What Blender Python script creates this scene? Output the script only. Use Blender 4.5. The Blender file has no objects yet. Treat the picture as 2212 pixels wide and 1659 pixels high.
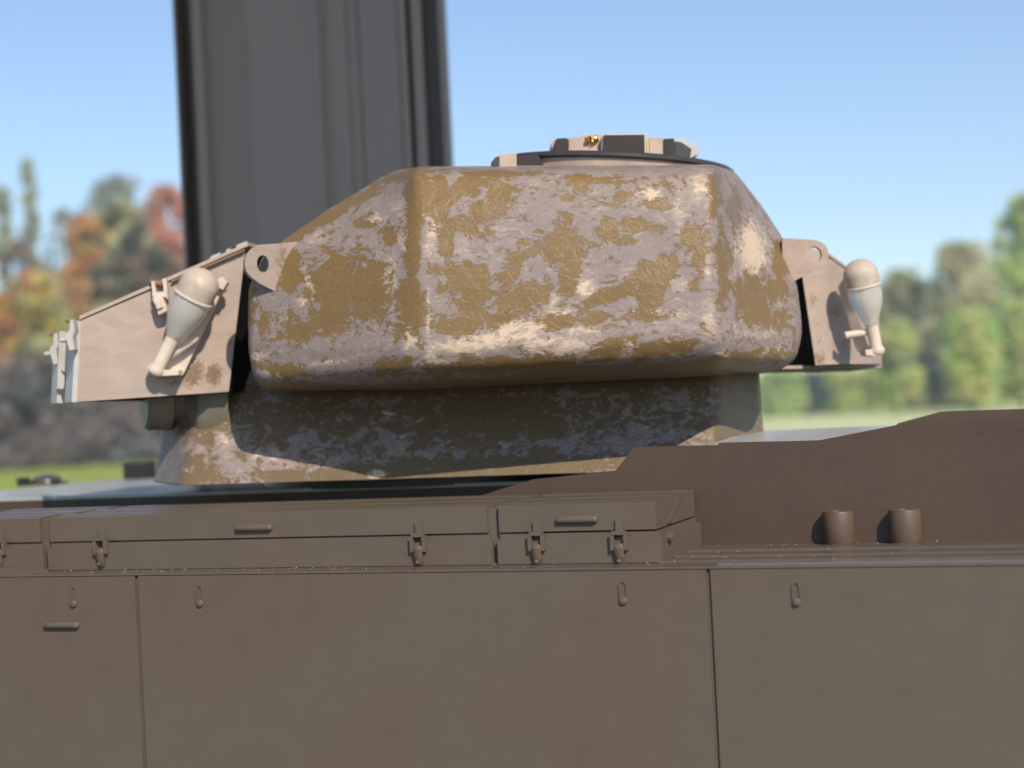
import bpy, bmesh, math, random
from math import radians as R, sin, cos, tan, pi, sqrt, exp
from mathutils import Vector, Matrix, noise as mnoise

random.seed(7)
S = bpy.context.scene
COL = S.collection

# ------------------------------------------------------------------ camera
CAM = Vector((0, 0, 1.6)); F = 3324.0; PITCH = R(0.957); ROLL = R(2.85)
fw = Vector((0, cos(PITCH), sin(PITCH))); rt = Vector((1, 0, 0)); up = Vector((0, -sin(PITCH), cos(PITCH)))
cr = rt*cos(ROLL) - up*sin(ROLL); cu = rt*sin(ROLL) + up*cos(ROLL)
cam = bpy.data.cameras.new('camera'); cam_o = bpy.data.objects.new('camera', cam); COL.objects.link(cam_o)
m = Matrix((cr, cu, -fw)).transposed().to_4x4(); m.translation = CAM; cam_o.matrix_world = m
cam.sensor_width = 36; cam.lens = F/2212*36; cam.clip_start = 0.02; cam.clip_end = 5000
cam.dof.use_dof = True; cam.dof.focus_distance = 1.17; cam.dof.aperture_fstop = 4.8
S.camera = cam_o

# ------------------------------------------------------------------ light
SUN_A, SUN_E = R(22), R(38)          # azimuth to the right of straight behind the camera, elevation
w = bpy.data.worlds.new('World'); S.world = w; w.use_nodes = True
nt = w.node_tree; nt.nodes.clear()
sky = nt.nodes.new('ShaderNodeTexSky'); sky.sky_type = 'NISHITA'; sky.sun_disc = False
sky.sun_elevation = SUN_E; sky.sun_rotation = pi - SUN_A
sky.air_density = 1.0; sky.dust_density = 0.3; sky.ozone_density = 3.5; sky.altitude = 50
bg = nt.nodes.new('ShaderNodeBackground'); bg.inputs['Strength'].default_value = 0.12
wo = nt.nodes.new('ShaderNodeOutputWorld')
nt.links.new(sky.outputs[0], bg.inputs[0]); nt.links.new(bg.outputs[0], wo.inputs[0])
sl = bpy.data.lights.new('sun', 'SUN'); sl.energy = 3.4; sl.angle = R(0.5); sl.color = (1.0, 0.87, 0.72)
so = bpy.data.objects.new('sun', sl); COL.objects.link(so)
tosun = Vector((sin(SUN_A)*cos(SUN_E), -cos(SUN_A)*cos(SUN_E), sin(SUN_E)))
so.rotation_euler = tosun.to_track_quat('Z', 'Y').to_euler(); so.location = (1, -3, 5)
S.view_settings.view_transform = 'Standard'; S.view_settings.look = 'None'
S.view_settings.exposure = 0.45; S.view_settings.gamma = 1.0

# ------------------------------------------------------------------ sight lines -> places
def ray(px, py):
    ix = (px-1106)/F; iy = (829.5-py)/F
    return fw + cr*ix + cu*iy
def at(px, py, Y):
    d = ray(px, py); return CAM + d*(Y/d.y)
def atz(px, py, z):
    d = ray(px, py); return CAM + d*((z-CAM.z)/d.z)
def proj(p):
    d = p-CAM; k = d.dot(fw)
    return 1106+F*d.dot(cr)/k, 829.5-F*d.dot(cu)/k

# ------------------------------------------------------------------ object helpers
MW = {}
def tag(o, label=None, cat=None, group=None, kind=None):
    if label: o['label'] = label
    if cat: o['category'] = cat
    if group: o['group'] = group
    if kind: o['kind'] = kind
    return o
def root(name, loc, rz, label, cat, group=None):
    o = bpy.data.objects.new(name, None); COL.objects.link(o); o.empty_display_size = .05
    o.location = loc; o.rotation_euler = (0, 0, rz)
    MW[o.name] = Matrix.Translation(Vector(loc)) @ Matrix.Rotation(rz, 4, 'Z')
    return tag(o, label, cat, group)
def mkobj(name, me, parent=None, local=True, loc=None):
    o = bpy.data.objects.new(name, me); COL.objects.link(o)
    if parent is not None:
        o.parent = parent
        MW[o.name] = MW.get(parent.name, Matrix())
    if loc is not None: o.location = loc
    return o
def mesh(name, vs, fs, mat, parent=None, smooth=False, world=True):
    """vs in world space when world=True; turned into the parent's space"""
    me = bpy.data.meshes.new(name)
    if world and parent is not None:
        inv = MW[parent.name].inverted(); vs = [inv @ Vector(v) for v in vs]
    me.from_pydata([tuple(v) for v in vs], [], fs); me.validate(); me.update()
    if mat: me.materials.append(mat)
    if smooth:
        for p in me.polygons: p.use_smooth = True
    return mkobj(name, me, parent)
def from_bm(name, bm, mat, parent=None, smooth=False, loc=None, ang=None):
    bmesh.ops.recalc_face_normals(bm, faces=bm.faces)
    me = bpy.data.meshes.new(name); bm.to_mesh(me); bm.free()
    me.materials.append(mat)
    if smooth:
        for p in me.polygons: p.use_smooth = True
        if ang: me.set_sharp_from_angle(angle=R(ang))
    return mkobj(name, me, parent, loc=loc)
def tobm(bm, vs, fs):
    v = [bm.verts.new(tuple(q)) for q in vs]
    out = []
    for f in fs:
        try: out.append(bm.faces.new([v[i] for i in f]))
        except ValueError: pass
    return v, out
def bevel(bm, w, seg=2, ang=30):
    es = [e for e in bm.edges if len(e.link_faces) == 2 and e.calc_face_angle(0) > R(ang)]
    if es: bmesh.ops.bevel(bm, geom=es, offset=w, segments=seg, profile=.5, affect='EDGES', clamp_overlap=True)
def box(bm, x0, x1, y0, y1, z0, z1):
    vs = [(x, y, z) for x in (x0, x1) for y in (y0, y1) for z in (z0, z1)]
    return tobm(bm, vs, [(0,1,3,2),(4,6,7,5),(0,4,5,1),(2,3,7,6),(0,2,6,4),(1,5,7,3)])
def prism(bm, pts, off):
    """pts: closed outline (3d), off: vector"""
    n = len(pts); off = Vector(off)
    vs = [Vector(p) for p in pts] + [Vector(p)+off for p in pts]
    fs = [tuple(range(n)), tuple(range(2*n-1, n-1, -1))] + [(i, i+n, (i+1) % n+n, (i+1) % n) for i in range(n)]
    return tobm(bm, vs, fs)
def hexa(bm, f4, b4):
    """front quad, back quad (same order)"""
    return tobm(bm, list(f4)+list(b4), [(0,1,2,3),(7,6,5,4),(0,4,5,1),(1,5,6,2),(2,6,7,3),(3,7,4,0)])
def lathe(bm, prof, org, axis, seg=24, cap=True):
    axis = Vector(axis).normalized(); org = Vector(org)
    a = axis.orthogonal().normalized(); b = axis.cross(a)
    rings = []
    for r, h in prof:
        rings.append([bm.verts.new(org+axis*h+(a*cos(2*pi*i/seg)+b*sin(2*pi*i/seg))*max(r, 1e-5)) for i in range(seg)])
    for k in range(len(rings)-1):
        for i in range(seg):
            j = (i+1) % seg
            bm.faces.new((rings[k][i], rings[k][j], rings[k+1][j], rings[k+1][i]))
    if cap:
        bm.faces.new(rings[0]); bm.faces.new(rings[-1][::-1])
def holed(bm, outer, center, rx, rz, off, n=28, ax=None, az=None):
    """plate with a round hole: outer = list of points in a plane, hole round `center`"""
    c = Vector(center); off = Vector(off)
    ax = Vector(ax or (1, 0, 0)); az = Vector(az or (0, 0, 1))
    def ang(p):
        d = p-c; return math.atan2(d.dot(az), d.dot(ax))
    # resample the outer outline radially
    O = [Vector(p) for p in outer]
    def hit(th):
        d2 = (cos(th), sin(th)); best = None
        for i in range(len(O)):
            p = O[i]-c; q = O[(i+1) % len(O)]-c
            x1, y1, x2, y2 = p.dot(ax), p.dot(az), q.dot(ax), q.dot(az)
            den = d2[0]*(y2-y1)-d2[1]*(x2-x1)
            if abs(den) < 1e-12: continue
            t = (x1*(y2-y1)-y1*(x2-x1))/den; s = (x1*d2[1]-y1*d2[0])/den
            if t > 0 and -1e-6 <= s <= 1+1e-6 and (best is None or t < best): best = t
        return best or rx*2
    ths = sorted(set([round(2*pi*i/n-pi, 5) for i in range(n)] + [round(ang(p), 5) for p in O]))
    NR = 7; RF = [[] for _ in range(NR+1)]; RB = [[] for _ in range(NR+1)]
    for th in ths:
        r = hit(th); po = c+ax*(r*cos(th))+az*(r*sin(th)); pi_ = c+ax*(rx*cos(th))+az*(rz*sin(th))
        for q in range(NR+1):
            p = po.lerp(pi_, q/NR); RF[q].append(bm.verts.new(p)); RB[q].append(bm.verts.new(p+off))
    k = len(ths)
    for i in range(k):
        j = (i+1) % k
        for q in range(NR):
            bm.faces.new((RF[q][i], RF[q][j], RF[q+1][j], RF[q+1][i])); bm.faces.new((RB[q][i], RB[q+1][i], RB[q+1][j], RB[q][j]))
        bm.faces.new((RF[0][i], RB[0][i], RB[0][j], RF[0][j])); bm.faces.new((RF[NR][i], RF[NR][j], RB[NR][j], RB[NR][i]))

# ------------------------------------------------------------------ materials
def newmat(name):
    m = bpy.data.materials.new(name); m.use_nodes = True
    n = m.node_tree.nodes; b = n['Principled BSDF']
    return m, m.node_tree, b
def N(t, kind, **kw):
    n = t.nodes.new(kind)
    for k, v in kw.items(): setattr(n, k, v)
    return n
def noise_n(t, scale, detail=4, rough=.55, dist=0, vec=None, loc=None, stretch=None):
    n = N(t, 'ShaderNodeTexNoise'); n.inputs['Scale'].default_value = scale; n.inputs['Detail'].default_value = detail
    n.inputs['Roughness'].default_value = rough; n.inputs['Distortion'].default_value = dist
    tc = N(t, 'ShaderNodeTexCoord'); mp = N(t, 'ShaderNodeMapping')
    if loc: mp.inputs['Location'].default_value = loc
    if stretch: mp.inputs['Scale'].default_value = stretch
    t.links.new(tc.outputs['Object'], mp.inputs[0]); t.links.new(mp.outputs[0], n.inputs['Vector'])
    return n.outputs['Fac']
def ramp(t, fac, stops):
    r = N(t, 'ShaderNodeValToRGB'); t.links.new(fac, r.inputs[0])
    el = r.color_ramp.elements
    while len(el) > 1: el.remove(el[-1])
    el[0].position = stops[0][0]; el[0].color = stops[0][1] if len(stops[0][1]) == 4 else (*stops[0][1], 1)
    for p, c in stops[1:]:
        e = el.new(p); e.color = c if len(c) == 4 else (*c, 1)
    return r.outputs[0]
def mixc(t, fac, a, b, mode='MIX'):
    n = N(t, 'ShaderNodeMix', data_type='RGBA', blend_type=mode)
    if isinstance(fac, (int, float)): n.inputs['Factor'].default_value = fac
    else: t.links.new(fac, n.inputs['Factor'])
    for s, v in ((n.inputs[6], a), (n.inputs[7], b)):
        if isinstance(v, tuple): s.default_value = (*v[:3], 1)
        else: t.links.new(v, s)
    return n.outputs[2]
def mth(t, op, a, b=0.0, clamp=False):
    n = N(t, 'ShaderNodeMath', operation=op); n.use_clamp = clamp
    for s, v in ((n.inputs[0], a), (n.inputs[1], b)):
        if isinstance(v, (int, float)): s.default_value = v
        else: t.links.new(v, s)
    return n.outputs[0]
def step(t, v, lo, hi):
    n = N(t, 'ShaderNodeMapRange', interpolation_type='SMOOTHSTEP')
    t.links.new(v, n.inputs['Value']); n.inputs['From Min'].default_value = lo; n.inputs['From Max'].default_value = hi
    return n.outputs[0]
def bump(t, b, h, strength, dist):
    n = N(t, 'ShaderNodeBump'); n.inputs['Strength'].default_value = strength; n.inputs['Distance'].default_value = dist
    t.links.new(h, n.inputs['Height']); t.links.new(n.outputs[0], b.inputs['Normal'])
BW = lambda v: (v, v, v)

def mat_camo(name, green, brown, rough=.5, scale=5.5, bias=0.0, grain=.25):
    m, t, b = newmat(name)
    f = noise_n(t, scale, 2, .45, .4)
    k = step(t, f, .42-bias, .60-bias)
    c = mixc(t, k, green, brown)
    g = noise_n(t, 45, 5, .65)
    c = mixc(t, .16, c, ramp(t, g, [(.3, BW(.35)), (.7, BW(.68))]), 'OVERLAY')
    d = noise_n(t, 900, 2, .7, 0, loc=(3, 1, 7))
    c = mixc(t, step(t, d, 0.72, .75), c, (.30, .26, .21))
    t.links.new(c, b.inputs['Base Color'])
    r = noise_n(t, 25, 4, .6)
    t.links.new(mth(t, 'ADD', mth(t, 'MULTIPLY', r, .25), rough-.12), b.inputs['Roughness'])
    b.inputs['Specular IOR Level'].default_value = .4
    bump(t, b, noise_n(t, 1400, 3, .7), grain, .0006)
    return m
M_SKIRT = mat_camo('camouflage paint', (.124, .104, .080), (.130, .095, .072), rough=.5, scale=4)
M_WALL = mat_camo('brown hull paint', (.089, .062, .045), (.083, .056, .041), rough=.5, bias=.05)
M_BIN = mat_camo('bin paint', (.126, .105, .080), (.133, .098, .074), rough=.38, scale=7)
M_DECK = mat_camo('dark deck paint', (.085, .085, .08), (.09, .085, .08), rough=.22, grain=.1)
M_STUB = mat_camo('brown stub paint', (.118, .083, .060), (.108, .074, .054), rough=.45)
M_SHEEN = mat_camo('painted sky sheen', (.17, .16, .165), (.16, .15, .15), rough=.24)  # pale colour stands in for sky reflected along the fender
M_DECKT = mat_camo('deck top paint paled for sky sheen', (.46, .475, .48), (.42, .42, .42), rough=.2, grain=.1)  # colour raised on deck and slats to paint in the sky's reflection
M_FEND = mat_camo('fender paint', (.11, .094, .078), (.115, .09, .075), rough=.30)

def mat_plain(name, col, rough=.5, metal=0, spec=.5, var=.35, scale=40, bmp=.1, stretch=None):
    m, t, b = newmat(name)
    g = noise_n(t, scale, 5, .62, .2, stretch=stretch)
    c = mixc(t, var, col, ramp(t, g, [(.3, BW(.3)), (.7, BW(.72))]), 'OVERLAY')
    t.links.new(c, b.inputs['Base Color'])
    t.links.new(mth(t, 'ADD', mth(t, 'MULTIPLY', g, .2), rough-.1), b.inputs['Roughness'])
    b.inputs['Metallic'].default_value = metal; b.inputs['Specular IOR Level'].default_value = spec
    if bmp: bump(t, b, noise_n(t, 500, 3, .6), bmp, .0006)
    return m
M_POST = mat_plain('anthracite coated aluminium', (.345, .275, .225), .42, 0, .5, .12, 30, .06, (1, 1, .05))
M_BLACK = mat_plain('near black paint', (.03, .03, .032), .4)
M_VOID = mat_plain('matt black gap shade', (.008, .008, .009), .85, 0, .15)  # blackens the box carcasses to paint in deep shade beside the turret
M_CUP = mat_plain('dark grey cupola metal', (.07, .068, .07), .35, .3)
M_GLASSB = mat_plain('dark vision block glass', (.045, .033, .029), .4, 0, .3, .3, 90, .03)
M_CREAM = mat_plain('cream primer', (.5, .40, .335), .55, 0, .4, .3, 60, .15)
M_TANRING = mat_plain('tan cupola ring', (.40, .31, .25), .5, 0, .4, .5, 25, .2, (1, 1, .3))
M_OLIVE = mat_plain('olive boss paint', (.20, .19, .145), .5, 0, .4, .4)
M_WHITE = mat_plain('white primer', (.52, .51, .49), .45, 0, .5, .3)
M_BRASS = mat_plain('bare brass', (.75, .50, .20), .3, 1, .5, .3)
M_RUST = mat_plain('brown pin', (.22, .12, .06), .55)
M_AMBER = mat_plain('ochre end panel', (.46, .30, .13), .55, 0, .4, .3)

# bare beige plate with worn brown stains (a face attribute places the stains)
def mat_plate(name, col, scale=35):
    m, t, b = newmat(name)
    g = noise_n(t, scale, 6, .6, .6, stretch=(1, 1, 2.2))
    c = mixc(t, .45, col, ramp(t, g, [(.3, BW(.36)), (.7, BW(.62))]), 'OVERLAY')
    a = N(t, 'ShaderNodeAttribute', attribute_name='stain')
    n2 = noise_n(t, 330, 8, .8)
    k = step(t, mth(t, 'ADD', mth(t, 'MULTIPLY', a.outputs['Fac'], .40), mth(t, 'MULTIPLY', mth(t, 'SUBTRACT', n2, .5), 1.5)), .23, .52)
    c = mixc(t, mth(t, 'MULTIPLY', k, .8), c, (.16, .09, .035))
    t.links.new(c, b.inputs['Base Color']); b.inputs['Roughness'].default_value = .55
    bump(t, b, noise_n(t, 300, 4, .6), .12, .0006)
    return m
M_PLATE = mat_plate('beige primed sheet', (.435, .352, .298))
M_LUG = mat_plate('grey primed lug', (.34, .265, .22), 60)
M_LUGR = mat_plate('pinkish primed lug', (.44, .33, .275), 60)

def mat_bulb(name, col, trans, rough):
    m, t, b = newmat(name)
    g = noise_n(t, 110, 6, .65, .5)
    c = mixc(t, .5, col, ramp(t, g, [(.3, BW(.36)), (.7, BW(.66))]), 'OVERLAY')
    t.links.new(c, b.inputs['Base Color']); b.inputs['Roughness'].default_value = rough
    b.inputs['Transmission Weight'].default_value = trans; b.inputs['IOR'].default_value = 1.3
    b.inputs['Subsurface Weight'].default_value = .25; b.inputs['Subsurface Scale'].default_value = .01
    b.inputs['Subsurface Radius'].default_value = (1, .7, .5)
    bump(t, b, noise_n(t, 700, 3, .6), .12, .0006)
    return m
M_DOME = mat_bulb('dusty cast dome', (.60, .52, .44), .1, .4)
M_RESIN = mat_bulb('clear yellowish resin', (.92, .90, .82), .5, .2)
M_CAST = mat_bulb('cream casting', (.70, .60, .51), .0, .5)

# the patchy filler surface: primer grey, ochre paint, pale putty
def mat_patchy(name, oc1=(.15, .096, .040), oc2=(.285, .190, .080)):
    m, t, b = newmat(name)
    ao = N(t, 'ShaderNodeAttribute', attribute_name='ochre').outputs['Fac']
    ap = N(t, 'ShaderNodeAttribute', attribute_name='putty').outputs['Fac']
    n1 = noise_n(t, 56, 11, .66, 1.0, stretch=(1, 1, 1.35))
    n1b = noise_n(t, 190, 9, .74, 1.0, loc=(2, 5, 1), stretch=(.7, 1, 1.2))
    n2 = noise_n(t, 58, 10, .70, 1.6, loc=(5, 2, 9), stretch=(.8, 1, 1.3))
    n3 = noise_n(t, 130, 10, .76, 2.0, loc=(1, 8, 3), stretch=(.6, 1, 1.3))
    vo = mth(t, 'ADD', mth(t, 'ADD', mth(t, 'MULTIPLY', mth(t, 'SUBTRACT', n1, .47), 1.5), mth(t, 'MULTIPLY', mth(t, 'SUBTRACT', n1b, .5), 1.1)), ao)
    ko = step(t, vo, .235, .305)
    vp = mth(t, 'ADD', mth(t, 'ADD', mth(t, 'MULTIPLY', mth(t, 'SUBTRACT', n2, .5), 1.1), mth(t, 'MULTIPLY', mth(t, 'SUBTRACT', n3, .5), 1.3)), mth(t, 'MULTIPLY', ap, .78))
    kp = step(t, vp, .26, .50)
    thin = step(t, vp, -.02, .34)            # thinly rubbed putty haze on the primer
    prim = mixc(t, .5, (.275, .226, .213), ramp(t, n3, [(.3, BW(.40)), (.7, BW(.6))]), 'OVERLAY')
    prim = mixc(t, mth(t, 'MULTIPLY', thin, .5), prim, (.52, .43, .36))
    fine = noise_n(t, 420, 6, .7, .4, loc=(7, 7, 2))
    och = mixc(t, fine, oc1, oc2)
    c = mixc(t, ko, prim, och)
    put = mixc(t, n3, (.58, .45, .33), (.68, .56, .43))
    c = mixc(t, kp, c, put)
    # dark thin outline where one coat chips into the next
    edge = mth(t, 'MULTIPLY', step(t, vo, .22, .262), mth(t, 'SUBTRACT', 1.0, step(t, vo, .275, .32)))
    c = mixc(t, mth(t, 'MULTIPLY', edge, mth(t, 'MULTIPLY', mth(t, 'SUBTRACT', 1.0, kp), .22)), c, (.13, .10, .075))
    t.links.new(c, b.inputs['Base Color'])
    rg = mth(t, 'SUBTRACT', .58, mth(t, 'MULTIPLY', mth(t, 'MULTIPLY', ko, mth(t, 'SUBTRACT', 1.0, kp)), .22))
    t.links.new(rg, b.inputs['Roughness']); b.inputs['Specular IOR Level'].default_value = .28; b.inputs['Coat Weight'].default_value = .06; b.inputs['Coat Roughness'].default_value = .28
    oh = mth(t, 'MULTIPLY', ko, mth(t, 'SUBTRACT', mth(t, 'MULTIPLY', noise_n(t, 150, 8, .6, 1.2, loc=(4, 4, 4)), 1.6), 1.25))
    h = mth(t, 'ADD', oh, mth(t, 'ADD', mth(t, 'MULTIPLY', kp, .5), mth(t, 'MULTIPLY', n3, .35)))
    bump(t, b, h, .38, .0013)
    return m
M_PATCH = mat_patchy('patchy primer ochre and putty')
M_PATCHC = mat_patchy('patchy shade-greyed ochre and primer', (.125, .092, .055), (.225, .165, .098))  # collar ochre greyed and darkened to stand in for its bluish shade

# ------------------------------------------------------------------ ground and air behind
def mat_ground():
    m, t, b = newmat('lawn grass')
    tc = N(t, 'ShaderNodeTexCoord')
    a = noise_n(t, .035, 3, .5)
    sx = N(t, 'ShaderNodeSeparateXYZ'); t.links.new(tc.outputs['Object'], sx.inputs[0]); a = mth(t, 'ADD', mth(t, 'MULTIPLY', a, .5), step(t, sx.outputs[0], -8, 22)); g = noise_n(t, .6, 6, .7)
    c = mixc(t, step(t, a, .4, 1.1), (.30, .36, .06), (.62, .66, .32))
    c = mixc(t, .6, c, ramp(t, g, [(.3, BW(.3)), (.7, BW(.7))]), 'OVERLAY')
    t.links.new(c, b.inputs['Base Color']); b.inputs['Roughness'].default_value = .9; b.inputs['Specular IOR Level'].default_value = .1
    return m
gs = 262
ground = mesh('ground', [(-gs, -gs, 0), (gs, -gs, 0), (gs, gs, 0), (-gs, gs, 0)], [(0, 1, 2, 3)], mat_ground())
tag(ground, kind='structure')

M_BLOCKER = mat_plain('dark blocker slab', (.10, .095, .09), .7)
bm = bmesh.new(); box(bm, -6, 6, -0.95, 2.6, 4.15, 4.4)  # unseen slab added overhead to cut the sky fill
tag(from_bm('sky_blocker', bm, M_BLOCKER), kind='structure')
bm = bmesh.new(); box(bm, -6, 6, -1.6, 2.5, -.1, .02)  # unseen dark slab added underfoot to limit bounced light
tag(from_bm('bounce_cut_floor', bm, M_BLOCKER), kind='structure')

M_BOUNCE_CUT = mat_plain('dark bounce cutter', (.055, .055, .057), .85)
bm = bmesh.new(); box(bm, -45, 45, -80, 13, -.1, .012)  # unseen dark ground added to keep lawn bounce off the model
tag(from_bm('bounce_cut_ground', bm, M_BOUNCE_CUT), kind='structure')

# ------------------------------------------------------------------ THE HULL
TH = R(20); Y0 = 1.1; ZB = 1.15
HUL = root('tank_hull', (0, Y0, ZB), -TH, 'brown painted model tank hull with side skirts and stowage bins under the turret', 'model tank hull')
HM = MW[HUL.name]; HI = HM.inverted()
vax = Vector((sin(TH), cos(TH), 0)); uax = Vector((cos(TH), -sin(TH), 0))
def hp(px, py, v):
    """hull-space point on the upright plane v = const"""
    d = ray(px, py); o = Vector((0, Y0, CAM.z)) + vax*v
    t = (o-CAM).dot(vax)/d.dot(vax)
    return HI @ (CAM+d*t)
def hu(px, py, v): return hp(px, py, v).x
def hz(px, py, v): return hp(px, py, v).z
def hmesh(name, bm, mat, parent=None, bev=0, seg=2, smooth=True, loc=None):
    if bev: bevel(bm, bev, seg)
    return from_bm(name, bm, mat, parent or HUL, smooth, loc, 35)

ZS = (hz(300, 1243, 0)+hz(1300, 1231, 0)+hz(2000, 1227, 0))/3      # top of the skirts = fender level
UL, UR = hu(-150, 1400, 0)-.25, hu(2420, 1400, 0)+.05
s1, s2 = hu(301, 1400, 0), hu(1538, 1400, 0)
SW = .0032
def skirt(u0, u1):
    bm = bmesh.new(); box(bm, u0, u1, 0, .006, .08, ZS)
    return hmesh('side_skirt', bm, M_SKIRT, None, .0009)
sk = [skirt(UL, s1-SW*.5), skirt(s1+SW*.5, s2-SW*.5), skirt(s2+SW*.5, UR)]
for s in (s1, s2):
    bm = bmesh.new(); box(bm, s-SW*.9, s+SW*.9, .0022, .0075, .08, ZS-.001)
    hmesh('joint_strip', bm, M_SKIRT, None)
# body behind the skirts, down to the plinth
bm = bmesh.new(); box(bm, UL, UR, .02, .70, 0, ZS-.012)
hmesh('lower_hull', bm, M_WALL, None)

WALLV = .155
# fender with pressed ridges along it
bm = bmesh.new()
prof = [(-.0006, -.0008), (-.0002, .0002), (.003, .0004), (.0245, .0004), (.025, 0), (.028, 0), (.031, .0016), (.046, .0016), (.049, 0), (.062, 0), (.065, .0016), (.083, .0016), (.086, 0), (.100, 0), (.103, .0018), (.126, .0018), (.129, 0), (.20, 0), (.20, -.011), (.0078, -.011), (.0078, -.0012), (-.0006, -.0012)]
prism(bm, [(UL, v, ZS+.0016+h) for v, h in prof], (UR-UL, 0, 0))
hmesh('fender', bm, M_FEND, None, 0, smooth=False)

bm = bmesh.new(); box(bm, hu(1560, 1220, .02), UR, .004, .023, ZS+.001, ZS+.0034)  # added strip, its pale colour painting in a sky reflection
hmesh('sheen_strip', bm, M_SHEEN, None, .0006)
# keyhole catches on the skirts
def catch_bm():
    bm = bmesh.new(); n = 10; r = .0030
    out = [(r*cos(pi*i/n), 0, .0095+r*sin(pi*i/n)) for i in range(n+1)]+[(-r, 0, 0), (r, 0, 0)]
    inn = [(x*.62, 0, .0008+z*.88) for x, _, z in out]; n_ = len(out)
    vo = [[bm.verts.new((x, y, z)) for x, _, z in L] for L, y in ((out, .0003), (out, -.0010), (inn, -.0010), (inn, .0003))]
    for q in range(3):
        for i in range(n_):
            j = (i+1) % n_; bm.faces.new((vo[q][i], vo[q][j], vo[q+1][j], vo[q+1][i]))
    return bm
def bolt_bm():
    bm = bmesh.new()
    lathe(bm, [(.0030, .0), (.0030, -.0012), (.0024, -.0020), (.0009, -.0025)], (0, 0, 0), (0, 1, 0), 10)
    return bm
cm = bm_me = None
for i, (px, py) in enumerate(((160, 1301), (433, 1300), (1347, 1294), (1721, 1297))):
    p = hp(px, py, 0)
    if i == 0:
        c = from_bm('keyhole_catch', catch_bm(), M_SKIRT, HUL, True, (p.x, 0, p.z), 35)
        bo = from_bm('bolt', bolt_bm(), M_SKIRT, c, True, None, 35); bo.location = (0, 0, -.0012)
        c0, b0 = c, bo
    else:
        c = c0.copy(); COL.objects.link(c); c.location = (p.x, 0, p.z)
        bo = b0.copy(); COL.objects.link(bo); bo.parent = c

def pill_bm(L, r=.0029):
    bm = bmesh.new(); n = 6
    pr = [(r*sin(pi/2*i/n), r*(1-cos(pi/2*i/n))*.8) for i in range(n+1)]
    lathe(bm, pr+[(a, L-h) for a, h in pr[::-1]], (-L/2, -.0012, 0), (1, 0, 0), 16)
    return bm
def pill(px, py, wpx, v, parent, mat):
    p = hp(px, py, v); q = hp(px+wpx, py, v)
    return from_bm('grab_handle', pill_bm(abs(q.x-p.x)), mat, parent, True, (p.x, v, p.z), 40)
pill(135, 1350, 76, 0, HUL, M_SKIRT)

# ---- stowage bins on the fender
BV = .0270       # lower front face
def latch_bm(k):
    bm = bmesh.new()
    def q(x0, x1, z0, z1, y0, y1): box(bm, x0*k, x1*k, y0, y1, z0*k, z1*k)
    q(-9, 9, 8, 40, -.0012, .002)                     # hasp strip
    # backing plate
    prism(bm, [(-23*k, -.0008, -12*k), (-15*k, -.0008, -50*k), (-10*k, -.0008, -54*k), (10*k, -.0008, -54*k), (15*k, -.0008, -50*k), (23*k, -.0008, -12*k)], (0, .0028, 0))
    bevel(bm, .0005, 2)
    b2 = bmesh.new()                                   # loop
    def r2(x0, x1, z0, z1, y0, y1): box(b2, x0*k, x1*k, y0, y1, z0*k, z1*k)
    r2(-19, -10.5, -24, 12, -.0052, -.0012); r2(10.5, 19, -24, 12, -.0052, -.0012)
    r2(-15, 15, 9, 17, -.0055, -.001)
    # lever, tapering and bowed
    vs = []
    for z, hw, y in ((-10, 10, -.0045), (-18, 10.5, -.0068), (-36, 9.5, -.0062), (-52, 8, -.0045), (-56, 6, -.003)):
        vs.append(((-hw*k, y+.0012, z*k), (-hw*.55*k, y, z*k), (hw*.55*k, y, z*k), (hw*k, y+.0012, z*k), (hw*k, .001, z*k), (-hw*k, .001, z*k)))
    V = [b2.verts.new(p) for ring in vs for p in ring]
    for i in range(4):
        for j in range(6):
            jj = (j+1) % 6
            b2.faces.new((V[i*6+j], V[i*6+jj], V[i*6+6+jj], V[i*6+6+j]))
    b2.faces.new(V[:6][::-1]); b2.faces.new(V[-6:])
    bevel(b2, .0009, 2)
    me = bpy.data.meshes.new('t'); b2.to_mesh(me); b2.free(); bm.from_mesh(me); bpy.data.meshes.remove(me)
    lathe(bm, [(.0016, -.0062), (.0016, -.0072), (.0006, -.0078)], (0, 0, -47*k), (0, 1, 0), 8)
    return bm
KP = Y0/F*1.01
zl_top = (hz(300, 1111, BV)+hz(800, 1100, BV)+hz(1300, 1090, BV))/3        # top front edge of the lids
zl_bot = (hz(300, 1167, BV)+hz(800, 1157, BV)+hz(1300, 1146, BV))/3
z_lip = (hz(300, 1181, BV)+hz(1300, 1162, BV))/2
bins = []
latch0 = None
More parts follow.
